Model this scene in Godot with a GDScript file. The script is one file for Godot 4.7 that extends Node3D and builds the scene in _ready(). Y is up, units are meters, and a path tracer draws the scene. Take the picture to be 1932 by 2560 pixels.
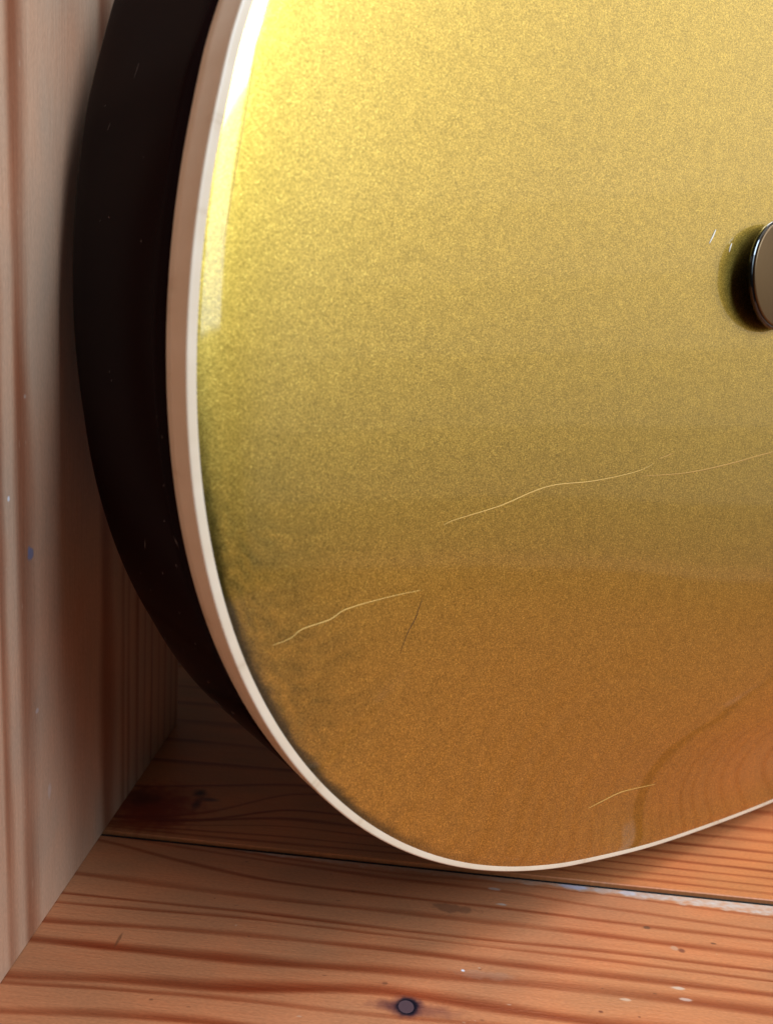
extends Node3D

# Close-up of the lower bout of a gold-topped guitar standing on pine floor boards beside a pine panel.
# Millimetres are used for all measures; MM turns them into metres. The lens is 113 mm above the floor.
const MM := 0.001
const FLAKE_TONE := 0.30
const EYE := Vector3(0.0, 0.113, 0.0)
const OFFSET := -97.7467          # distance from the lens to the plane of the guitar's top
const MID := Vector2(225.0, -100.8)   # lowest point of the body, in the plane of its top

var U := Vector3(0.8090170, 0.0, -0.5877853)
var N := Vector3(0.5855486, 0.0871557, 0.8059384)
var V := Vector3(-0.0512289, 0.9961947, -0.0704770)
var taken := {}
var rng := RandomNumberGenerator.new()


func _ready() -> void:
	rng.seed = 7
	make_camera()
	make_light()
	make_floor()
	make_side_panel()
	make_guitar()


# ---------------------------------------------------------------- camera and light

func make_camera() -> void:
	var c := Camera3D.new()
	c.name = "camera"
	add_child(c)
	c.basis = Basis(Vector3.RIGHT, deg_to_rad(-11.0)) * Basis(Vector3.BACK, deg_to_rad(4.0))
	c.position = EYE
	var a := CameraAttributesPhysical.new()
	a.frustum_focal_length = 26.34
	a.frustum_focus_distance = 0.150
	a.frustum_near = 0.01
	a.frustum_far = 20.0
	a.exposure_aperture = 22.0
	c.attributes = a
	c.fov = 67.2
	c.near = 0.01
	c.far = 20.0
	c.current = true


func make_light() -> void:
	var we := WorldEnvironment.new()
	we.name = "environment"
	var e := Environment.new()
	e.background_mode = Environment.BG_COLOR
	e.background_color = Color(0.045, 0.043, 0.040).linear_to_srgb()
	e.tonemap_mode = Environment.TONE_MAPPER_LINEAR
	e.tonemap_exposure = 1.12
	e.sdfgi_enabled = true
	e.ssao_enabled = true
	e.ssil_enabled = true
	we.environment = e
	add_child(we)
	# the window to the right, high up, and a dimmer copy added to soften its edge
	# a tall window to the right of the photographer with an added narrow strip beside it, and added fill for the unseen room
	area_light("window_or_added_light", 45.5, 1.3, 1.52, Vector2(0.38, 1.34), Color(0.84, 0.925, 1.0), 2.7)
	area_light("window_or_added_light", 45.5, 1.31, 1.30, Vector2(0.38, 1.84), Color(0.84, 0.925, 1.0), 1.1)
	area_light("window_or_added_light", 36.5, 1.3, 1.60, Vector2(0.02, 1.30), Color(0.83, 0.92, 1.0), 0.2)  # unseen strip added for the hairline reflection by the rim
	# stacked fill lamps added for the unseen room, brighter towards their middle
	for k in 6:
		var wide := 0.46 - 0.05 * k
		var low := 0.02 + 0.055 * k
		area_light("room_fill", 11.0 + k, 0.47 - 0.004 * k, (low + 0.64) * 0.5, Vector2(wide, 0.64 - low), Color(1.0, 0.97, 0.91), 0.066 * wide * (0.64 - low))
	# unseen lamp added above and right, to brighten that side of the floor
	var overhead := area_light("overhead_fill", 8.0, 0.76, 1.55, Vector2(0.6, 0.7), Color(0.95, 0.97, 1.0), 1.9)
	overhead.look_at(Vector3(0.03, 0.05, -0.15), Vector3.FORWARD)


# an upright light, so many degrees towards the viewer from straight right, so high above the floor
func area_light(called: String, around: float, away: float, high: float, size: Vector2, color: Color, energy: float) -> AreaLight3D:
	var l := AreaLight3D.new()
	l.name = called
	l.area_size = size
	l.light_color = color
	l.light_energy = energy
	l.area_range = 6.0
	l.shadow_enabled = true
	add_child(l, true)
	var foot := Vector3(0.03, 0.0, -0.15)
	var t := deg_to_rad(around)
	var at := foot + Vector3(cos(t) * away, high, sin(t) * away)
	l.look_at_from_position(at, foot + Vector3(0.0, high, 0.0))
	return l


# ---------------------------------------------------------------- helpers

func numbered(called: String) -> String:
	var k: int = taken.get(called, 0)
	taken[called] = k + 1
	return called if k == 0 else "%s_%03d" % [called, k]


func tag(o: Node3D, label: String, category := "", kind := "", group := "") -> void:
	if label:
		o.set_meta("label", label)
	if category:
		o.set_meta("category", category)
	if kind:
		o.set_meta("kind", kind)
	if group:
		o.set_meta("group", group)


func put(called: String, mesh: Mesh, mat: Material, parent: Node3D) -> MeshInstance3D:
	var o := MeshInstance3D.new()
	o.name = called
	o.mesh = mesh
	o.material_override = mat
	parent.add_child(o, true)
	return o


# a sheet of points in rows, with smooth normals, each row closed into a ring or not
func sheet(rows: Array, uvs: Array, ring: bool, flip := false, tints := []) -> ArrayMesh:
	var n: int = rows[0].size()
	var m := rows.size()
	var pts := PackedVector3Array()
	var nor := PackedVector3Array()
	var uv := PackedVector2Array()
	var idx := PackedInt32Array()
	for j in m:
		for i in n:
			var p: Vector3 = rows[j][i]
			var il := i - 1 if i > 0 else (n - 2 if ring else 0)
			var ir := i + 1 if i < n - 1 else (1 if ring else n - 1)
			var a: Vector3 = rows[j][ir] - rows[j][il]
			var b: Vector3 = rows[mini(j + 1, m - 1)][i] - rows[maxi(j - 1, 0)][i]
			var c := a.cross(b).normalized()
			pts.append(p)
			nor.append(-c if flip else c)
			uv.append(uvs[j][i])
	for j in m - 1:
		for i in n - 1:
			var a := j * n + i
			var b := a + 1
			var c := a + n
			var d := c + 1
			if flip:
				idx.append_array(PackedInt32Array([a, b, d, a, d, c]))
			else:
				idx.append_array(PackedInt32Array([a, d, b, a, c, d]))
	var col := PackedColorArray()
	for row in tints:
		col.append_array(PackedColorArray(row))
	return arrays(pts, nor, uv, idx, col)


func arrays(pts: PackedVector3Array, nor: PackedVector3Array, uv: PackedVector2Array, idx: PackedInt32Array, col := PackedColorArray()) -> ArrayMesh:
	var arr := []
	arr.resize(Mesh.ARRAY_MAX)
	arr[Mesh.ARRAY_VERTEX] = pts
	arr[Mesh.ARRAY_NORMAL] = nor
	arr[Mesh.ARRAY_TEX_UV] = uv
	arr[Mesh.ARRAY_INDEX] = idx
	if col.size():
		arr[Mesh.ARRAY_COLOR] = col
	var am := ArrayMesh.new()
	am.add_surface_from_arrays(Mesh.PRIMITIVE_TRIANGLES, arr)
	return am


# a solid of revolution round local z: profile of (radius, height)
func lathe(profile: PackedVector2Array, at: Vector3, sides := 64) -> ArrayMesh:
	var st := SurfaceTool.new()
	st.begin(Mesh.PRIMITIVE_TRIANGLES)
	for k in profile.size() - 1:
		var d := profile[k + 1] - profile[k]
		var out := Vector2(d.y, -d.x).normalized()
		for s in sides:
			var q := []
			var nn := []
			for e in [[k, s], [k + 1, s], [k + 1, s + 1], [k, s + 1]]:
				var t: float = TAU * e[1] / sides
				var pr: Vector2 = profile[e[0]]
				q.append(at + Vector3(cos(t) * pr.x, sin(t) * pr.x, pr.y) * MM)
				nn.append(Vector3(cos(t) * out.x, sin(t) * out.x, out.y))
			for i in [0, 1, 2, 0, 2, 3]:
				st.set_normal(nn[i])
				st.set_uv(Vector2(0, 0))
				st.add_vertex(q[i])
	return st.commit()


# a thin tube through points
func tube(points: Array, radius: float, up: Vector3) -> ArrayMesh:
	var rows := []
	var uvs := []
	var k := points.size()
	for i in k:
		var d: Vector3 = (points[mini(i + 1, k - 1)] - points[maxi(i - 1, 0)]).normalized()
		var side := d.cross(up).normalized()
		var r := radius * (0.35 + 0.65 * sin(PI * clampf((i + 0.4) / (k - 0.2), 0.0, 1.0)))
		var row := []
		var uvr := []
		for s in 7:
			var t := TAU * s / 6.0
			row.append(points[i] + (side * cos(t) + up * sin(t) * 0.7) * r)
			uvr.append(Vector2(s / 6.0, i / float(k)))
		rows.append(row)
		uvs.append(uvr)
	return sheet(rows, uvs, true, true)


func smooth_path(p: Array, steps: int) -> Array:
	var out := []
	for i in p.size() - 1:
		for s in steps:
			out.append(p[i].cubic_interpolate(p[i + 1], p[maxi(i - 1, 0)], p[mini(i + 2, p.size() - 1)], s / float(steps)))
	out.append(p[-1])
	return out


func noise(s: int, freq: float, octaves := 3) -> FastNoiseLite:
	var f := FastNoiseLite.new()
	f.seed = s
	f.noise_type = FastNoiseLite.TYPE_SIMPLEX_SMOOTH
	f.frequency = freq
	f.fractal_type = FastNoiseLite.FRACTAL_FBM
	f.fractal_octaves = octaves
	return f


# noise as bytes of a picture w by h, stretched along x
func noise_bytes(s: int, w: int, h: int, freq: float, stretch: float, octaves := 3) -> PackedByteArray:
	var small := maxi(8, int(w / stretch))
	var im := noise(s, freq, octaves).get_image(small, h, false, false, true)
	im.convert(Image.FORMAT_L8)
	if small != w:
		im.resize(w, h, Image.INTERPOLATE_CUBIC)
	return im.get_data()


func knots(xs: Array, ws: Array, x: float) -> float:
	if x <= xs[0]:
		return ws[0] + (x - xs[0]) * (ws[1] - ws[0]) / (xs[1] - xs[0]) * 0.3
	for i in xs.size() - 1:
		if x <= xs[i + 1]:
			return cubic_interpolate(ws[i], ws[i + 1], ws[maxi(i - 1, 0)], ws[mini(i + 2, ws.size() - 1)], (x - xs[i]) / (xs[i + 1] - xs[i]))
	return ws[-1] + 0.01 * (x - xs[-1])


# ---------------------------------------------------------------- wood

# Late-wood lines: each [half width mm, strength, sharp side (-1, 0, 1), widths at xs]. Gives darkness 0..1 for each pixel.
func grain(w: int, h: int, x0: float, step: float, y0: float, xs: Array, lines: Array, seed_value: int) -> PackedFloat32Array:
	var d := PackedFloat32Array()
	d.resize(w * h)
	var wob := noise(seed_value, 0.02, 2)
	for i in w:
		var x := x0 + i * step
		for k in lines.size():
			var ln: Array = lines[k]
			var c := knots(xs, ln[3], x) + 0.14 * wob.get_noise_2d(x * 0.8, k * 90.0)
			var half: float = ln[0] * (1.0 + 0.45 * wob.get_noise_2d(x * 0.9 + 500.0, k * 70.0))
			var strength: float = 0.86 * ln[1] * (1.0 + 0.5 * wob.get_noise_2d(x * 0.6 + 900.0, k * 50.0))
			var left := half * (0.5 if ln[2] < 0 else 1.0)
			var right := half * (0.5 if ln[2] > 0 else 1.0)
			var a := maxi(0, int((c - left * 1.6 - y0) / step))
			var b := mini(h - 1, int((c + right * 1.6 - y0) / step) + 1)
			for j in range(a, b + 1):
				var t := y0 + j * step - c
				t = t / right if t > 0.0 else -t / left
				if t < 1.6:
					var f := 1.0 - t / 1.6
					f = f * f * (3.0 - 2.0 * f) * strength
					var at := j * w + i
					d[at] = d[at] + f * (1.0 - d[at])
	return d


func wood_texture(w: int, h: int, d: PackedFloat32Array, pale: Color, dark: Color, seed_value: int, marks: Callable, vertical := false, contrast := 1.0) -> Array:
	var streak := noise_bytes(seed_value, w, h, 0.22, 24.0)
	var blotch := noise_bytes(seed_value + 1, w, h, 0.010, 2.0, 3)
	var fine := noise_bytes(seed_value + 2, w, h, 0.35, 3.0, 2)
	var out := PackedByteArray()
	out.resize(w * h * 3)
	var bump := PackedByteArray()
	bump.resize(w * h)
	for j in h:
		for i in w:
			var at := j * w + i
			var s := (streak[at] - 128) / 128.0
			var bl := (blotch[at] - 128) / 128.0
			var f := (fine[at] - 128) / 128.0
			var k := clampf(d[at] + 0.11 * s * contrast + 0.05 * bl * contrast, 0.0, 1.0)
			var g := 1.0 + (0.06 * f + 0.07 * bl) * contrast
			var r := (pale.r + (dark.r - pale.r) * k) * g
			var gr := (pale.g + (dark.g - pale.g) * k) * g * (1.0 - 0.03 * bl)
			var b := (pale.b + (dark.b - pale.b) * k) * g * (1.0 - 0.05 * bl)
			out[at * 3] = int(clampf(r, 0.0, 1.0) * 255.0)
			out[at * 3 + 1] = int(clampf(gr, 0.0, 1.0) * 255.0)
			out[at * 3 + 2] = int(clampf(b, 0.0, 1.0) * 255.0)
			bump[at] = int(clampf(0.5 + 0.22 * f + 0.2 * s + 0.2 * d[at], 0.0, 1.0) * 255.0)
	if marks.is_valid():
		marks.call(out, bump, w, h)
	var c := Image.create_from_data(w, h, false, Image.FORMAT_RGB8, out)
	var hm := Image.create_from_data(w, h, false, Image.FORMAT_L8, bump)
	return [ImageTexture.create_from_image(c), ImageTexture.create_from_image(hm)]


func wood_material(called: String, tex: Array, rough: float, relief: float) -> StandardMaterial3D:
	var m := StandardMaterial3D.new()
	m.resource_name = called
	m.albedo_texture = tex[0]
	m.roughness = rough
	m.metallic_specular = 0.42
	m.heightmap_enabled = true
	m.heightmap_texture = tex[1]
	m.heightmap_scale = relief      # centimetres
	return m


# blend a soft-edged ellipse of colour into a picture of bytes
func dab(px: PackedByteArray, w: int, h: int, cx: float, cy: float, rx: float, ry: float, color: Color, strength: float, ragged := 0.0, hard := 0.5) -> void:
	var f := noise(91, 0.035, 4)
	for j in range(maxi(0, int(cy - ry * 1.5)), mini(h, int(cy + ry * 1.5) + 1)):
		for i in range(maxi(0, int(cx - rx * 1.5)), mini(w, int(cx + rx * 1.5) + 1)):
			var t := Vector2((i - cx) / rx, (j - cy) / ry).length() + ragged * f.get_noise_2d(i, j)
			var k := (1.0 - smoothstep(hard, 1.0, t)) * strength
			if k > 0.0:
				var at := (j * w + i) * 3
				px[at] = int(lerpf(px[at], color.r * 255.0, k))
				px[at + 1] = int(lerpf(px[at + 1], color.g * 255.0, k))
				px[at + 2] = int(lerpf(px[at + 2], color.b * 255.0, k))


# ---------------------------------------------------------------- the floor

const FX0 := -72.0
const FSTEP := 0.14
const FW := 1536
const FH := 704


func front_board_marks(px: PackedByteArray, _bump: PackedByteArray, w: int, h: int) -> void:
	# worn white paint along the joint
	var rag := noise(12, 0.05, 4)
	var xs := [-72.0, -41.0, -22.6, 5.7, 32.3, 53.6, 91.5, 94.0, 98.0, 150.0]
	var ws := [0.0, 0.5, 2.0, 2.6, 2.5, 2.9, 4.3, 3.0, 0.5, 0.3]
	var ss := [0.0, 0.45, 0.5, 0.28, 0.30, 0.62, 0.72, 0.4, 0.0, 0.0]
	for i in w:
		var x := FX0 + i * FSTEP
		var lim := knots(xs, ws, x)
		var st := knots(xs, ss, x)
		for j in int(6.5 / FSTEP):
			var y := j * FSTEP + 0.95
			var k := st * (1.0 - smoothstep(lim - 0.55, lim + 0.25, y + 1.1 * rag.get_noise_2d(x * 3.0, y * 9.0))) * (0.8 + 0.5 * rag.get_noise_2d(x * 8.0 + 99.0, y * 14.0))
			k = clampf(k, 0.0, 0.95)
			var at := (j * w + i) * 3
			px[at] = int(lerpf(px[at], 196.0, k))
			px[at + 1] = int(lerpf(px[at + 1], 194.0, k))
			px[at + 2] = int(lerpf(px[at + 2], 196.0, k))
	var p := func(x: float, y: float) -> Vector2: return Vector2((x + 0.055 * y - FX0) / FSTEP, (y - 0.95) / FSTEP)
	var seam_dark: Vector2 = p.call(128.0, 0.4)  # dark band painted out of view to darken the joint's reflection in the gold
	dab(px, w, h, seam_dark.x, seam_dark.y, 150.0, 16.0, Color(0.22, 0.11, 0.06), 0.85, 0.3, 0.3)
	# bluish bloom in the paint, chips and specks
	for s in [[48.0, 1.9, 4.2, 1.0, Color(0.70, 0.76, 0.92), 0.55], [60.0, 2.0, 3.0, 0.9, Color(0.72, 0.76, 0.86), 0.4],
			[29.5, 5.4, 1.6, 0.45, Color(0.75, 0.72, 0.72), 0.6], [30.5, 10.2, 1.7, 0.45, Color(0.75, 0.74, 0.74), 0.6],
			[20.6, 30.0, 0.7, 0.6, Color(0.86, 0.90, 0.98), 0.95], [62.0, 28.4, 1.6, 0.4, Color(0.82, 0.80, 0.78), 0.6],
			[62.2, 31.0, 1.7, 0.45, Color(0.84, 0.80, 0.80), 0.6], [50.6, 32.6, 1.4, 0.4, Color(0.84, 0.80, 0.76), 0.5],
			[66.0, 18.2, 1.1, 1.0, Color(0.42, 0.22, 0.17), 0.75], [64.8, 17.8, 1.0, 0.8, Color(0.74, 0.60, 0.52), 0.6],
			[60.8, 12.6, 0.9, 0.5, Color(0.25, 0.18, 0.15), 0.55], [73.5, 15.2, 0.6, 0.3, Color(0.30, 0.18, 0.14), 0.6],
			[45.2, 36.1, 0.5, 0.3, Color(0.35, 0.15, 0.10), 0.7], [52.0, 36.3, 0.35, 0.25, Color(0.35, 0.15, 0.10), 0.7],
			[20.0, 13.0, 6.0, 1.6, Color(0.20, 0.13, 0.11), 0.28], [55.0, 40.5, 5.0, 1.6, Color(0.45, 0.40, 0.36), 0.25],
			[-46.0, 31.8, 0.35, 2.0, Color(0.35, 0.22, 0.14), 0.45], [24.0, 30.5, 7.0, 1.4, Color(0.66, 0.55, 0.50), 0.25]]:
		var q: Vector2 = p.call(s[0], s[1])
		dab(px, w, h, q.x, q.y, s[2] / FSTEP, s[3] / FSTEP, s[4], s[5], 0.5)
	for k in 60:
		var q: Vector2 = p.call(rng.randf_range(-40.0, 120.0), rng.randf_range(4.0, 70.0))
		dab(px, w, h, q.x, q.y, rng.randf_range(1.5, 5.0), rng.randf_range(1.0, 2.2), Color(0.34, 0.2, 0.14) if k % 3 else Color(0.8, 0.72, 0.66), 0.45, 0.4)
	# the dark stain that the nail has bled into the wood
	var nail: Vector2 = p.call(9.7, 39.9)
	dab(px, w, h, nail.x + 14.0, nail.y + 2.0, 74.0, 15.0, Color(0.40, 0.22, 0.20), 0.55, 0.3, 0.2)
	dab(px, w, h, nail.x - 24.0, nail.y, 34.0, 12.0, Color(0.42, 0.24, 0.20), 0.5, 0.3, 0.2)
	dab(px, w, h, nail.x, nail.y, 30.0, 22.0, Color(0.26, 0.14, 0.17), 0.8, 0.25, 0.3)
	dab(px, w, h, nail.x, nail.y, 18.5, 15.0, Color(0.06, 0.05, 0.10), 0.95, 0.2, 0.6)


func back_board_marks(px: PackedByteArray, _bump: PackedByteArray, w: int, h: int) -> void:
	# rows run from the far edge (0) to the joint (h): a reddish knot by the panel
	var p := func(x: float, y: float) -> Vector2: return Vector2((x - FX0) / FSTEP, h - y / FSTEP)
	var seam_dark: Vector2 = p.call(128.0, 0.5)  # same painted band on this board, only for its mirror image
	dab(px, w, h, seam_dark.x, seam_dark.y, 150.0, 14.0, Color(0.24, 0.12, 0.06), 0.8, 0.3, 0.3)
	for s in [[-54.0, 11.5, 17.0, 14.0, Color(0.50, 0.15, 0.07), 0.85, 0.15], [-58.0, 15.0, 8.0, 6.0, Color(0.27, 0.08, 0.05), 0.5, 0.1], [-50.0, 6.5, 7.0, 4.0, Color(0.42, 0.14, 0.07), 0.5, 0.1],
			[-44.5, 19.5, 2.8, 2.4, Color(0.13, 0.05, 0.06), 0.7, 0.1], [-43.8, 14.5, 1.6, 4.0, Color(0.17, 0.06, 0.06), 0.55, 0.1], [-41.0, 17.0, 3.2, 1.2, Color(0.22, 0.13, 0.17), 0.55, 0.1]]:
		var q: Vector2 = p.call(s[0], s[1])
		dab(px, w, h, q.x, q.y, s[2] / FSTEP, s[3] / FSTEP, s[4], s[5], 0.22, s[6])


func board_mesh(length: float, width: float, thick: float, tex_len: float, tex_wid: float, v_from_far: bool) -> ArrayMesh:
	# top face in pieces along its length, the texture mirrored from piece to piece; chamfered long edges
	var c := 0.2
	var pts := PackedVector3Array()
	var nor := PackedVector3Array()
	var uv := PackedVector2Array()
	var idx := PackedInt32Array()
	var pieces := int(ceil(length / tex_len))
	var prof := [Vector2(0.0, -thick), Vector2(0.0, -c), Vector2(c, 0.0), Vector2(width - c, 0.0), Vector2(width, -c), Vector2(width, -thick), Vector2(0.0, -thick)]
	for k in prof.size() - 1:
		var a: Vector2 = prof[k]
		var b: Vector2 = prof[k + 1]
		var nn := Vector3(0.0, b.x - a.x, -(b.y - a.y)).normalized()
		for s in pieces:
			var i0 := pts.size()
			for e in [[s, a], [s + 1, a], [s + 1, b], [s, b]]:
				var q: Vector2 = e[1]
				pts.append(Vector3(minf(e[0] * tex_len, length), q.y, q.x) * MM)
				nor.append(nn)
				var tu := float(int(e[0]) % 2)
				var tv := q.x / tex_wid
				if v_from_far:
					tv = 1.0 - (width - q.x) / tex_wid
				uv.append(Vector2(tu, clampf(tv, 0.004, 0.996)))
			if nn.dot((pts[i0 + 1] - pts[i0]).cross(pts[i0 + 2] - pts[i0])) > 0.0:
				idx.append_array(PackedInt32Array([i0, i0 + 2, i0 + 1, i0, i0 + 3, i0 + 2]))
			else:
				idx.append_array(PackedInt32Array([i0, i0 + 1, i0 + 2, i0, i0 + 2, i0 + 3]))
	return arrays(pts, nor, uv, idx)


func make_floor() -> void:
	var fl := Node3D.new()
	fl.name = "floor"
	tag(fl, "orange brown pine floor boards running left to right under the guitar", "", "structure")
	add_child(fl)
	fl.rotation.y = -atan(0.055)
	fl.position = Vector3(0.0, 0.0, -159.3 * MM)
	# front board
	var xs := [-62.0, -41.0, -20.0, 6.0, 32.0, 50.0, 88.0]
	var lines := [
		[0.55, 0.50, 0, [0.4, 2.4, 4.0, 5.4, 5.9, 7.5, 9.6]],
		[0.45, 0.45, 0, [0.2, 0.6, 2.3, 3.6, 3.0, 3.3, 4.9]],
		[0.50, 0.62, 0, [2.9, 7.0, 10.4, 11.3, 11.4, 11.9, 12.5]],
		[1.15, 0.62, 1, [15.0, 15.6, 16.1, 16.2, 16.3, 16.5, 17.3]],
		[0.62, 0.75, 1, [21.2, 21.1, 20.9, 21.3, 21.2, 21.0, 21.4]],
		[0.60, 0.70, 1, [24.0, 23.3, 22.7, 22.9, 23.2, 23.4, 24.1]],
		[1.05, 0.78, 1, [29.3, 28.1, 27.2, 27.0, 27.3, 27.4, 27.7]],
		[1.55, 0.85, 1, [34.4, 34.2, 33.7, 32.5, 31.8, 31.5, 32.2]],
		[1.75, 0.80, 1, [43.4, 41.6, 40.4, 37.3, 38.4, 38.9, 38.9]],
		[0.7, 0.55, 1, [44.8, 43.6, 42.8, 42.6, 41.6, 40.9, 40.2]],
		[1.3, 0.75, 1, [51.0, 49.0, 48.0, 48.5, 47.0, 46.4, 46.0]],
		[1.0, 0.7, 1, [58.0, 56.0, 55.0, 55.0, 54.0, 53.6, 53.0]],
		[1.5, 0.75, 1, [66.0, 65.0, 64.0, 63.0, 62.0, 62.0, 62.0]],
		[0.9, 0.7, 1, [76.0, 75.0, 74.0, 73.0, 72.0, 72.0, 72.0]],
		[1.3, 0.75, 1, [86.0, 85.0, 84.0, 83.0, 82.0, 82.0, 82.0]]]
	var d := grain(FW, FH, FX0, FSTEP, 0.95, xs, lines, 21)
	var front_tex := wood_texture(FW, FH, d, Color(0.735, 0.470, 0.315), Color(0.480, 0.190, 0.085), 31, front_board_marks)
	var front_mat := wood_material("front_board_wood", front_tex, 0.42, 0.012)
	var lines_back := [
		[0.45, 0.45, 0, [2.0, 2.0, 2.4, 3.0, 3.4, 3.2, 2.6]],
		[0.5, 0.55, 1, [3.0, 4.0, 5.0, 5.2, 5.6, 5.8, 5.4]],
		[0.5, 0.55, 1, [3.5, 6.0, 9.0, 8.6, 8.2, 8.6, 8.4]],
		[0.6, 0.6, 0, [4.0, 8.0, 12.2, 11.4, 11.0, 11.6, 11.2]],
		[0.55, 0.7, 0, [6.0, 8.0, 16.0, 15.2, 14.4, 14.8, 14.6]],
		[0.8, 0.75, -1, [6.0, 11.0, 23.4, 23.0, 20.0, 18.8, 18.6]],
		[0.9, 0.5, 1, [20.0, 24.0, 28.0, 27.0, 26.0, 24.0, 23.6]],
		[1.2, 0.6, 1, [34.0, 34.6, 35.0, 34.0, 33.0, 30.0, 29.0]],
		[1.4, 0.4, 1, [46.0, 46.0, 45.0, 44.0, 42.0, 40.0, 38.0]],
		[1.8, 0.45, 1, [58.0, 58.0, 57.0, 56.0, 55.0, 53.0, 50.0]],
		[1.4, 0.4, 1, [70.0, 70.0, 69.0, 69.0, 68.0, 66.0, 64.0]],
		[1.4, 0.4, 1, [82.0, 82.0, 82.0, 82.0, 81.0, 80.0, 78.0]]]
	for ln in lines_back:
		for k in ln[3].size():
			ln[3][k] = FH * FSTEP - ln[3][k]
		ln[2] = -ln[2]
	var d2 := grain(FW, FH, FX0, FSTEP, 0.0, xs, lines_back, 22)
	var back_tex := wood_texture(FW, FH, d2, Color(0.760, 0.470, 0.285), Color(0.430, 0.150, 0.062), 41, back_board_marks)
	var back_mat := wood_material("rear_board_wood", back_tex, 0.42, 0.012)
	var wide := FH * FSTEP
	var long := FW * FSTEP
	var gap := 0.95
	var front := board_mesh(long * 6.0, wide - gap, 20.0, long, wide, false)
	var rear := board_mesh(long * 6.0, wide - gap, 20.0, long, wide, true)
	for k in [0, 1, 2, -1, -2, -3]:
		var o := put("floor_board", front if k >= 0 else rear, front_mat if k >= 0 else back_mat, fl)
		o.position = Vector3(FX0 - long * 2.0, 0.0, k * wide + (gap if k >= 0 else 0.0)) * MM
		if k == 0:
			var dirt_and_strip_mat := StandardMaterial3D.new()
			dirt_and_strip_mat.resource_name = "dirt_and_strip"
			dirt_and_strip_mat.albedo_color = Color(0.075, 0.06, 0.05)
			dirt_and_strip_mat.roughness = 1.0
			var strip := BoxMesh.new()
			strip.size = Vector3(long * 6.0, 8.0, gap) * MM
			var seam := put("dirt_or_added_strip", strip, dirt_and_strip_mat, fl)
			seam.position = Vector3(FX0 + long, -4.35, gap * 0.5) * MM
			var added_box := BoxMesh.new()  # wide dark strip added out of view to strengthen the joint's mirror image
			added_box.size = Vector3(520.0, 2.0, 2.8) * MM
			var added_strip := put("dirt_or_added_strip", added_box, dirt_and_strip_mat, fl)
			added_strip.position = Vector3(355.0, -0.96, 0.2) * MM
			o.set_meta("label", "front floor board with white paint along its far edge")
			# the head of a nail, sunk in its dark stain
			var iron := StandardMaterial3D.new()
			iron.resource_name = "nail_iron"
			iron.albedo_color = Color(0.33, 0.24, 0.26)
			iron.roughness = 0.5
			iron.metallic = 0.1
			var head := lathe(PackedVector2Array([Vector2(1.42, -0.2), Vector2(1.4, 0.004), Vector2(1.32, 0.018), Vector2(1.2, 0.008), Vector2(0.8, 0.006), Vector2(0.0, 0.01)]), Vector3.ZERO, 40)
			var nail := put("nail_head", head, iron, o)
			nail.basis = Basis(Vector3.RIGHT, -PI / 2.0)
			nail.position = Vector3(9.7 + 0.055 * 39.9 - FX0 + long * 2.0, 0.0, 39.9 - gap) * MM
		elif k == -1:
			o.set_meta("label", "floor board under the guitar with a dark red knot beside the panel")


# ---------------------------------------------------------------- the pine panel on the left

func panel_marks(px: PackedByteArray, _bump: PackedByteArray, w: int, h: int) -> void:
	# a blue grey smudge, small pale scuffs and specks
	var p := func(z: float, y: float) -> Vector2: return Vector2((200.0 - y) / 0.16, (z + 232.0) / 0.16)
	for s in [[-131.6, 75.5, 1.3, 1.1, Color(0.42, 0.45, 0.60), 0.75], [-131.0, 76.4, 0.9, 0.5, Color(0.46, 0.48, 0.62), 0.7], [-124.6, 86.5, 0.5, 0.35, Color(0.92, 0.92, 0.95), 0.9],
			[-132.8, 45.0, 0.6, 0.7, Color(0.85, 0.83, 0.86), 0.5], [-137.0, 26.0, 2.2, 1.0, Color(0.88, 0.84, 0.84), 0.35], [-130.6, 103.0, 0.5, 0.6, Color(0.8, 0.72, 0.68), 0.6]]:
		var q: Vector2 = p.call(s[0], s[1])
		dab(px, w, h, q.x, q.y, s[2] / 0.16, s[3] / 0.16, s[4], s[5], 0.6)
	for k in 70:
		var q: Vector2 = p.call(rng.randf_range(-180.0, -118.0), rng.randf_range(2.0, 170.0))
		dab(px, w, h, q.x, q.y, rng.randf_range(2.0, 7.0), rng.randf_range(0.7, 1.6), Color(0.86, 0.74, 0.66), 0.35, 0.3)


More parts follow.
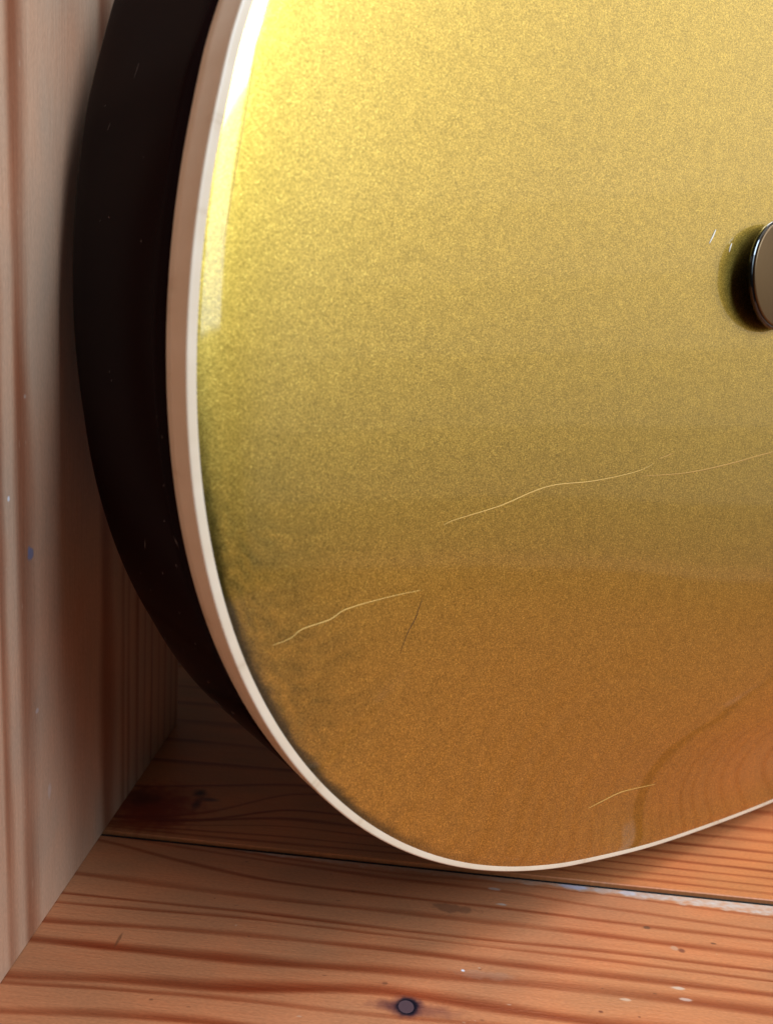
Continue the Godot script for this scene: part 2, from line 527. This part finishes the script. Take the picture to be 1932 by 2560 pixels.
func make_side_panel() -> void:
	# rows of the texture run from the far edge towards the viewer, columns from the top down
	var w := 1250
	var h := 768
	var lines := [
		[1.0, 0.70, 0, [-217.0, -216.8, -217.2]], [0.8, 0.5, 0, [-212.4, -212.0, -212.6]], [1.0, 0.6, 1, [-207.0, -207.4, -207.0]], [0.9, 0.55, 1, [-201.6, -201.2, -201.8]], [1.1, 0.6, 1, [-195.8, -196.0, -195.6]],
		[0.9, 0.55, 1, [-190.2, -190.6, -190.2]], [1.4, 0.66, 1, [-184.2, -184.6, -185.0]], [0.9, 0.5, 0, [-179.0, -178.8, -178.6]], [1.6, 0.62, 1, [-174.8, -175.2, -175.4]],
		[5.2, 0.86, -1, [-163.1, -163.9, -164.7]], [7.0, 0.22, 0, [-150.0, -150.0, -151.0]],
		[3.4, 0.85, -1, [-128.6, -128.6, -128.7]], [2.2, 0.72, -1, [-121.3, -121.5, -121.7]], [3.0, 0.8, -1, [-112.0, -112.0, -112.5]]]
	for ln in lines:
		ln[2] = -ln[2] if ln[3][0] > -150.0 else -ln[2]
		for k in 3:
			ln[3][k] = ln[3][k] + 232.0
	# flip: darkness fades away from the sharp side
	var d := PackedFloat32Array()
	d = grain(w, h, 0.0, 0.16, 0.0, [0.0, 100.0, 200.0], lines, 51)
	var tex := wood_texture(w, h, d, Color(0.815, 0.650, 0.535), Color(0.540, 0.300, 0.195), 61, panel_marks, true, 0.75)
	var mat := wood_material("panel_wood", tex, 0.40, 0.008)
	var thick := 19.0
	# local axes: x along the panel towards the viewer, y up, z out of its seen face (to the right)
	var far := -219.4
	var near := -60.0
	var tall := 600.0
	var c := 0.5
	var pts := PackedVector3Array()
	var nor := PackedVector3Array()
	var uv := PackedVector2Array()
	var idx := PackedInt32Array()
	var prof := [Vector2(0.0, -thick), Vector2(0.0, -c), Vector2(c, 0.0), Vector2(near - far - c, 0.0), Vector2(near - far, -c), Vector2(near - far, -thick), Vector2(0.0, -thick)]
	for k in prof.size() - 1:
		var a: Vector2 = prof[k]
		var b: Vector2 = prof[k + 1]
		var nn := Vector3(b.y - a.y, 0.0, b.x - a.x).normalized()
		for s in 3:
			var i0 := pts.size()
			for e in [[s, a], [s + 1, a], [s + 1, b], [s, b]]:
				var q: Vector2 = e[1]
				pts.append(Vector3(-q.x, e[0] * 200.0, q.y) * MM)
				nor.append(nn)
				uv.append(Vector2(1.0 - float(int(e[0]) % 2) if true else 0.0, (q.x + far + 232.0) / (h * 0.16)))
			if nn.dot((pts[i0 + 1] - pts[i0]).cross(pts[i0 + 2] - pts[i0])) > 0.0:
				idx.append_array(PackedInt32Array([i0, i0 + 2, i0 + 1, i0, i0 + 3, i0 + 2]))
			else:
				idx.append_array(PackedInt32Array([i0, i0 + 1, i0 + 2, i0, i0 + 2, i0 + 3]))
	var o := put("wood_panel", arrays(pts, nor, uv, idx), mat, self)
	tag(o, "pale pine panel with reddish upright grain standing left of the guitar", "panel")
	var along := Vector3(-3.0, 0.0, 99.0).normalized()
	o.basis = Basis(-along, Vector3.UP, Vector3.UP.cross(along))
	# its far lower corner
	o.position = Vector3(-62.5 + (-120.0 + 219.4) * 3.0 / 99.0, 0.15, -219.4) * MM


# ---------------------------------------------------------------- the guitar

var outline := PackedVector2Array()      # in the plane of the top, mm from MID, anticlockwise seen from the front
var inward := PackedVector2Array()


func make_outline() -> void:
	var left := [[225.0, -100.8], [205.0, -100.1], [187.0, -99.1], [165.0, -97.3], [143.0, -94.9], [121.0, -91.1], [110.0, -88.57], [99.42, -85.31], [89.15, -81.15], [79.34, -75.95], [70.17, -69.63], [61.87, -62.2], [54.64, -53.74], [48.64, -44.4], [43.97, -34.36], [40.63, -23.8], [38.55, -12.91], [37.59, -1.82], [37.61, 9.32], [38.48, 20.41], [40.12, 31.37], [42.5, 42.18], [45.54, 52.94], [54.0, 74.0], [66.0, 96.0], [79.0, 117.0], [88.0, 139.0], [91.0, 161.0], [86.0, 188.0], [77.0, 218.0], [73.0, 248.0], [79.0, 278.0], [95.0, 301.0], [120.0, 316.0], [155.0, 323.0], [190.0, 325.0]]
	var pts := []
	for q in left:
		pts.append(Vector2(q[0], q[1]) - MID)
	for k in range(left.size() - 1, 0, -1):
		pts.append(Vector2(2.0 * MID.x - left[k][0], left[k][1]) - MID)
	var k := pts.size()
	for i in k:
		for s in 8:
			var q: Vector2 = pts[i].cubic_interpolate(pts[(i + 1) % k], pts[(i + k - 1) % k], pts[(i + 2) % k], s / 8.0)
			outline.append(q)
	outline.reverse()
	var m := outline.size()
	for pass_ in 4:
		var was := outline.duplicate()
		for i in m:
			outline[i] = was[i] * 0.5 + (was[(i + 1) % m] + was[(i + m - 1) % m]) * 0.25
	for i in m:
		var t := (outline[(i + 1) % m] - outline[(i + m - 1) % m]).normalized()
		inward.append(Vector2(-t.y, t.x))
	outline.append(outline[0])
	inward.append(inward[0])
	# make sure that inward points to the middle
	if inward[0].dot(Vector2(0.0, 100.0) - outline[0]) < 0.0:
		for i in inward.size():
			inward[i] = -inward[i]


# height of the carved top above its edge: a rolled rim, then an arch that rises towards the middle line of the body
func carve(q: Vector2, s: float) -> float:
	var t := maxf(s - 1.4, 0.0)
	return 0.36 * (1.0 - exp(-t / 1.7)) + arch(absf(q.x)) * smoothstep(3.0, 34.0, t)


var arch_table := PackedFloat32Array()


func arch(x: float) -> float:
	if arch_table.is_empty():
		var sum := 0.0
		for k in 166:
			arch_table.append(sum)
			var u := 60.0 + k + 0.5
			sum += 0.155 * smoothstep(85.0, 170.0, u) * (1.0 - smoothstep(192.0, 225.0, u))
	var at := clampf(225.0 - x - 60.0, 0.0, 164.9)
	return lerpf(arch_table[int(at)], arch_table[int(at) + 1], at - int(at))


var top_rows := []


func on_top(q: Vector2) -> Vector3:
	# the point of the top's surface over q, in the guitar's own axes
	var n: int = top_rows[0].size()
	for j in top_rows.size() - 1:
		for i in n - 1:
			var a: Vector3 = top_rows[j][i] * 1000.0
			if absf(a.x - q.x) > 40.0 or absf(a.y - q.y) > 40.0:
				continue
			var b: Vector3 = top_rows[j][i + 1] * 1000.0
			var c: Vector3 = top_rows[j + 1][i + 1] * 1000.0
			var d: Vector3 = top_rows[j + 1][i] * 1000.0
			for t in [[a, b, c], [a, c, d]]:
				var p0 := Vector2(t[0].x, t[0].y)
				var e1 := Vector2(t[1].x, t[1].y) - p0
				var e2 := Vector2(t[2].x, t[2].y) - p0
				var det := e1.cross(e2)
				if absf(det) < 1e-9:
					continue
				var k := (q - p0).cross(e2) / det
				var l := e1.cross(q - p0) / det
				if k >= -1e-4 and l >= -1e-4 and k + l <= 1.0002:
					return (t[0] + (t[1] - t[0]) * k + (t[2] - t[0]) * l) * MM
	return Vector3(q.x, q.y, 0.6) * MM


# how much the back's outline lies inside that of the top
func back_lean(v: float) -> float:
	return (clampf(-0.115 * v if v > 0.0 else -0.075 * v, -9.5, 3.0) - 1.5) * (1.0 - smoothstep(90.0, 200.0, v))


# width of the binding's front face
func rim(i: int) -> float:
	return lerpf(1.0, 1.4, smoothstep(0.3, 0.95, absf(inward[i].x)))


func ring_rows(levels: Array, uv_scale: float) -> Array:
	# levels: [inset, depth (negative is back), share of the back's own outline, share of the binding's width]
	var rows := []
	var uvs := []
	for lv in levels:
		var row := []
		var uvr := []
		for i in outline.size():
			var v := outline[i].y + MID.y
			var lean: float = lv[2] * back_lean(v) * (1.0 - smoothstep(-20.0, 60.0, outline[i].x))
			var wide: float = 1.0 if lv.size() < 4 else rim(i) / 1.4
			var q: Vector2 = outline[i] + inward[i] * (lv[0] * wide + lean)
			row.append(Vector3(q.x, q.y, lv[1]) * MM)
			uvr.append(Vector2(i * 1.4, lv[1]) * uv_scale)
		rows.append(row)
		uvs.append(uvr)
	return [rows, uvs]


func make_guitar() -> void:
	make_outline()
	var g := Node3D.new()
	g.name = "electric_guitar"
	tag(g, "glossy gold topped electric guitar with cream binding and dark brown sides", "guitar")
	add_child(g)
	g.basis = Basis(U, V, N)
	g.position = EYE + (N * OFFSET + U * MID.x + V * MID.y) * MM

	# back and sides: dark brown lacquer
	var lacquer := StandardMaterial3D.new()
	lacquer.resource_name = "dark_lacquer"
	lacquer.albedo_color = Color(0.006, 0.0022, 0.003).linear_to_srgb()
	lacquer.roughness = 0.14
	lacquer.metallic_specular = 0.05
	var lv := [[1.0, -6.2, 0.13], [0.06, -6.5, 0.14]]
	for k in range(1, 9):
		lv.append([0.06, -6.5 - 39.0 * k / 8.0, 0.14 + 0.78 * k / 8.0])
	for k in range(1, 7):
		var t := PI / 2.0 * k / 6.0
		lv.append([0.06 + 4.5 * (1.0 - cos(t)), -45.5 - 4.5 * sin(t), 0.92 + 0.08 * k / 6.0])
	lv.append([20.0, -50.0, 0.4])
	var made := ring_rows(lv, 0.01)
	var rows: Array = made[0]
	var uvs: Array = made[1]
	var mid_row := []
	for q in rows[-1]:
		mid_row.append(Vector3(0.0, 0.11, -0.050))
	rows.append(mid_row)
	uvs.append(uvs[-1])
	put("body", sheet(rows, uvs, true, true), lacquer, g)

	# binding
	var ivory := StandardMaterial3D.new()
	ivory.resource_name = "cream_binding"
	var aged := NoiseTexture2D.new()
	aged.width = 512
	aged.height = 128
	aged.seamless = true
	aged.noise = noise(8, 0.02, 5)
	var ramp := Gradient.new()
	ramp.set_color(0, Color(0.82, 0.745, 0.64))
	ramp.set_color(1, Color(0.86, 0.80, 0.71))
	ramp.add_point(0.12, Color(0.78, 0.70, 0.59))
	ramp.add_point(0.2, Color(0.83, 0.76, 0.66))
	aged.color_ramp = ramp
	ivory.albedo_texture = aged
	ivory.roughness = 0.28
	ivory.metallic_specular = 0.5
	made = ring_rows([[1.50, -0.5, 0.0, 1], [1.48, -0.06, 0.0, 1], [1.40, 0.0, 0.0, 1], [0.36, 0.0, 0.0, 1], [0.18, -0.02, 0.0], [0.06, -0.09, 0.0], [0.01, -0.22, 0.0], [0.0, -0.4, 0.0], [0.0, -2.5, 0.02], [0.0, -4.5, 0.09], [0.0, -6.45, 0.14], [0.8, -6.5, 0.14]], 0.01)
	put("binding", sheet(made[0], made[1], true, true), ivory, g)

	# the gold top
	rows = []
	uvs = []
	var heart := Vector2(0.0, 110.0)
	var dist := [0.0, 0.2, 0.45, 0.7, 1.0, 1.35, 1.7, 2.1, 2.5, 3.0, 3.6, 4.3, 5.2, 6.4, 8.0, 10.0, 13.0, 17.0, 22.0, 28.0, 36.0, 41.0, 46.0, 52.0, 58.0, 64.0, 70.0, 76.0, 82.0, 88.0, 94.0, 100.0, 104.0]
	var span: float = 104.0
	var tints := []
	for s0 in dist:
		var row := []
		var tint_row := []
		var uvr := []
		for i in outline.size():
			var e: Vector2 = outline[i] + inward[i] * rim(i)
			var to := heart - e
			var slant := clampf(inward[i].dot(to.normalized()), 0.35, 1.0)
			# near the edge move straight inward, farther in towards the heart of the body
			var t: float = s0 / span
			var a: Vector2 = e + inward[i] * s0
			var b: Vector2 = e + to * minf(1.0, t)
			var q: Vector2 = a.lerp(b, smoothstep(0.0, 0.55, t))
			var s: float = lerpf(s0, t * to.length() * slant, smoothstep(0.0, 0.55, t))
			var edge: float = 1.4 + s
			row.append(Vector3(q.x, q.y, carve(q, edge) - 0.03) * MM)
			tint_row.append(edge_tint(outline[i], edge, i))
			uvr.append(q / 90.0)
		rows.append(row)
		tints.append(tint_row)
		uvs.append(uvr)
	top_rows = rows
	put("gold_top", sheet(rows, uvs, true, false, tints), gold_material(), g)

	make_scratches_and_glint(g)
	make_dust(g)
	make_knob(g)


# dark green tint along the rim of the lower bout, mottled greyer farther in
func edge_tint(p: Vector2, edge: float, i: int) -> Color:
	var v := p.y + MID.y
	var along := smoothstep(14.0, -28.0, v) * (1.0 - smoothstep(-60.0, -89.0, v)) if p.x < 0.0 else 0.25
	var rag := 1.0 + 0.5 * tint_noise.get_noise_2d(i * 4.0, 0.0) + 0.3 * tint_noise.get_noise_2d(i * 17.0, edge * 20.0)
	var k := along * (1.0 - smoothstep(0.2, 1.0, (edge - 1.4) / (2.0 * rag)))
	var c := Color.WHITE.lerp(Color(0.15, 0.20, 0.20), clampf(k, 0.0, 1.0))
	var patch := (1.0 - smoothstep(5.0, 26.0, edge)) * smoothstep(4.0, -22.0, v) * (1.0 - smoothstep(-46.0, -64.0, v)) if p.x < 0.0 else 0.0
	var m := patch * clampf(0.45 + 0.9 * tint_noise.get_noise_2d(i * 9.0, edge * 11.0), 0.0, 1.0)
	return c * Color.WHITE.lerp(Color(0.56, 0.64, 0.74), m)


var tint_noise := noise(77, 0.05, 3)


func gold_material() -> StandardMaterial3D:
	# metallic flakes, each with its own tilt and tone, under a clear coat
	var size := 1024
	var clouds := FastNoiseLite.new()
	clouds.seed = 17
	clouds.noise_type = FastNoiseLite.TYPE_SIMPLEX_SMOOTH
	clouds.frequency = 0.02
	clouds.fractal_octaves = 4
	var cloud := clouds.get_seamless_image(size, size)
	cloud.convert(Image.FORMAT_L8)
	var cb := cloud.get_data()
	var r := RandomNumberGenerator.new()
	r.seed = 3
	var raw := PackedFloat32Array()
	raw.resize(size * size)
	for k in size * size:
		raw[k] = r.randf() - 0.5
	var out := PackedByteArray()
	out.resize(size * size * 3)
	var hb := PackedByteArray()
	hb.resize(size * size)
	for j in size:
		var up := ((j + size - 1) % size) * size
		var dn := ((j + 1) % size) * size
		for i in size:
			var at := j * size + i
			var il := (i + size - 1) % size
			var ir := (i + 1) % size
			var f := raw[at] * 1.5 + 0.16 * (raw[j * size + il] + raw[j * size + ir] + raw[up + i] + raw[dn + i])
			if raw[at] > 0.485:
				f += 0.8
			var c := (cb[at] - 128) / 128.0
			var g := 1.0 + FLAKE_TONE * f + 0.03 * c
			out[at * 3] = int(clampf(0.725 * g, 0.0, 1.0) * 255.0)
			out[at * 3 + 1] = int(clampf(0.604 * g, 0.0, 1.0) * 255.0)
			out[at * 3 + 2] = int(clampf(0.268 * g * (1.0 + 0.1 * f), 0.0, 1.0) * 255.0)
			hb[at] = int(clampf(0.5 + 0.22 * f, 0.0, 1.0) * 255.0)
	var bump := Image.create_from_data(size, size, false, Image.FORMAT_L8, hb)
	bump.convert(Image.FORMAT_RGBA8)
	bump.bump_map_to_normal_map(1.0)
	var m := StandardMaterial3D.new()
	m.resource_name = "gold_finish"
	m.albedo_texture = ImageTexture.create_from_image(Image.create_from_data(size, size, false, Image.FORMAT_RGB8, out))
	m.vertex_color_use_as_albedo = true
	m.metallic = 1.0
	m.roughness = 0.39
	m.normal_enabled = true
	m.normal_texture = ImageTexture.create_from_image(bump)
	m.normal_scale = 0.36
	m.clearcoat_enabled = true
	m.clearcoat = 1.0
	m.clearcoat_roughness = 0.06
	return m


func make_scratches_and_glint(g: Node3D) -> void:
	var bright := StandardMaterial3D.new()
	bright.resource_name = "scratch_and_glint"
	bright.albedo_color = Color(0.84, 0.69, 0.38)
	bright.roughness = 0.6
	var pale := StandardMaterial3D.new()
	pale.resource_name = "chipped_lacquer"
	pale.albedo_color = Color(0.92, 0.90, 0.84)
	pale.roughness = 0.4
	var dim := StandardMaterial3D.new()
	dim.resource_name = "faint_scratch"
	dim.albedo_color = Color(0.72, 0.55, 0.26)
	dim.roughness = 0.6
	var dark := StandardMaterial3D.new()
	dark.resource_name = "dark_scratch"
	dark.albedo_color = Color(0.22, 0.13, 0.04)
	dark.roughness = 0.5
	var list := [
		["scratch_or_glint", bright, 0.07, [[49.8, -32.9], [52.7, -32.3], [54.7, -31.2], [59.5, -30.4], [62.3, -29.2], [69.7, -28.3], [76.7, -27.9]]],
		["scratch_or_glint", bright, 0.075, [[81.2, -17.4], [84.1, -16.6], [94.1, -14.8], [102.0, -12.6], [107.9, -11.6], [117.8, -11.2], [129.3, -9.7], [134.1, -8.2]]],
		["scratch_or_glint", dim, 0.08, [[135.7, -7.2], [137.6, -6.7], [139.7, -6.1]]],
		["scratch_or_glint", dim, 0.10, [[130.7, -10.6], [144.1, -10.2], [156.8, -8.5], [170.4, -6.0], [184.0, -4.5]]],
		["scratch_or_glint", dark, 0.075, [[77.2, -29.4], [76.4, -31.0], [75.8, -32.5], [74.2, -34.8], [72.7, -38.1]]],
		["scratch_or_glint", dim, 0.10, [[121.7, -78.8], [125.2, -78.5], [131.0, -78.0], [135.7, -78.3], [142.9, -79.1]]],
		["scratch_or_glint", bright, 0.07, [[49.3, 53.9], [47.6, 47.6], [46.2, 40.7], [44.7, 33.0], [43.8, 28.0], [42.6, 21.5]]],  # hairline glint along the rim, drawn as a pale tube
		["chip", pale, 0.20, [[146.3, 36.3], [147.2, 37.8], [147.9, 39.2]]],
		["chip", pale, 0.18, [[152.3, 35.3], [152.5, 36.2], [152.9, 37.1]]]]
	for s in list:
		var pts := []
		for q in s[3]:
			pts.append(Vector2(q[0], q[1]) - MID)
		var raised := []
		for q in smooth_path(pts, 4):
			raised.append(on_top(q) + Vector3(0, 0, s[2] * 0.25 * MM))
		put(s[0], tube(raised, s[2] * MM, Vector3(0, 0, 1)), s[1], g)


func make_dust(g: Node3D) -> void:
	# flecks of dust and lint lying on the dark side
	var st := SurfaceTool.new()
	st.begin(Mesh.PRIMITIVE_TRIANGLES)
	var m := outline.size()
	var flecks := 0
	var tries := 0
	while flecks < 60 and tries < 20000:
		tries += 1
		var i := rng.randi_range(0, m - 2)
		var p := outline[i]
		var v := p.y + MID.y
		if p.x > -100.0 or v > 75.0 or (v > -20.0 and rng.randf() < 0.55):
			continue
		var depth := rng.randf_range(-43.0, -9.0)
		var share := 0.14 + 0.78 * (-depth - 6.5) / 39.0
		var lean := share * back_lean(v)
		var q := p + inward[i] * (0.03 + lean)
		var out := Vector3(-inward[i].x, -inward[i].y, 0.0)
		var along := Vector3(inward[i].y, -inward[i].x, 0.0)
		var size := rng.randf_range(0.06, 0.17)
		var stretch := rng.randf_range(1.0, 2.2) if rng.randf() < 0.6 else rng.randf_range(4.0, 12.0)
		var a := along.rotated(out, rng.randf_range(-0.9, 0.9))
		var b := a.cross(out)
		var c := Vector3(q.x, q.y, depth)
		var r := [c + a * size * stretch, c + b * size * 0.5, c - a * size * stretch, c - b * size * 0.5]
		var top := c + out * 0.05
		for k in 4:
			for e in [r[k], r[(k + 1) % 4], top]:
				st.set_normal(out)
				st.add_vertex(e * MM)
		flecks += 1
	var lint := StandardMaterial3D.new()
	lint.resource_name = "lint"
	lint.albedo_color = Color(0.42, 0.39, 0.38)
	lint.roughness = 0.9
	lint.cull_mode = BaseMaterial3D.CULL_DISABLED
	var o := put("dust", st.commit(), lint, g)
	o.set_meta("kind", "stuff")


func make_knob(g: Node3D) -> void:
	var c := on_top(Vector2(165.0, 31.5) - MID)
	var black := StandardMaterial3D.new()
	black.resource_name = "black_knob"
	black.albedo_color = Color(0.012, 0.013, 0.018)
	black.roughness = 0.08
	black.metallic_specular = 0.6
	var metal := StandardMaterial3D.new()
	metal.resource_name = "knob_metal"
	metal.albedo_color = Color(0.38, 0.29, 0.17)
	metal.metallic = 0.6
	metal.roughness = 0.42
	var skirt := PackedVector2Array([Vector2(4.0, -1.5), Vector2(4.0, 1.5), Vector2(10.6, 1.5), Vector2(11.05, 1.62), Vector2(11.3, 1.95), Vector2(11.3, 2.3), Vector2(11.2, 2.5), Vector2(11.0, 2.62), Vector2(10.6, 2.66)])
	var k := put("control_knob", lathe(skirt, c, 96), black, g)
	k.set_meta("label", "black control knob with a metal cap")
	var cap := PackedVector2Array([Vector2(10.78, 2.6), Vector2(10.8, 2.75), Vector2(10.72, 2.92), Vector2(10.55, 3.02), Vector2(10.2, 3.08), Vector2(9.0, 3.28), Vector2(7.5, 3.49), Vector2(6.0, 3.66), Vector2(4.0, 3.82), Vector2(2.0, 3.91), Vector2(0.0, 3.94)])
	put("knob_cap", lathe(cap, c, 96), metal, k)
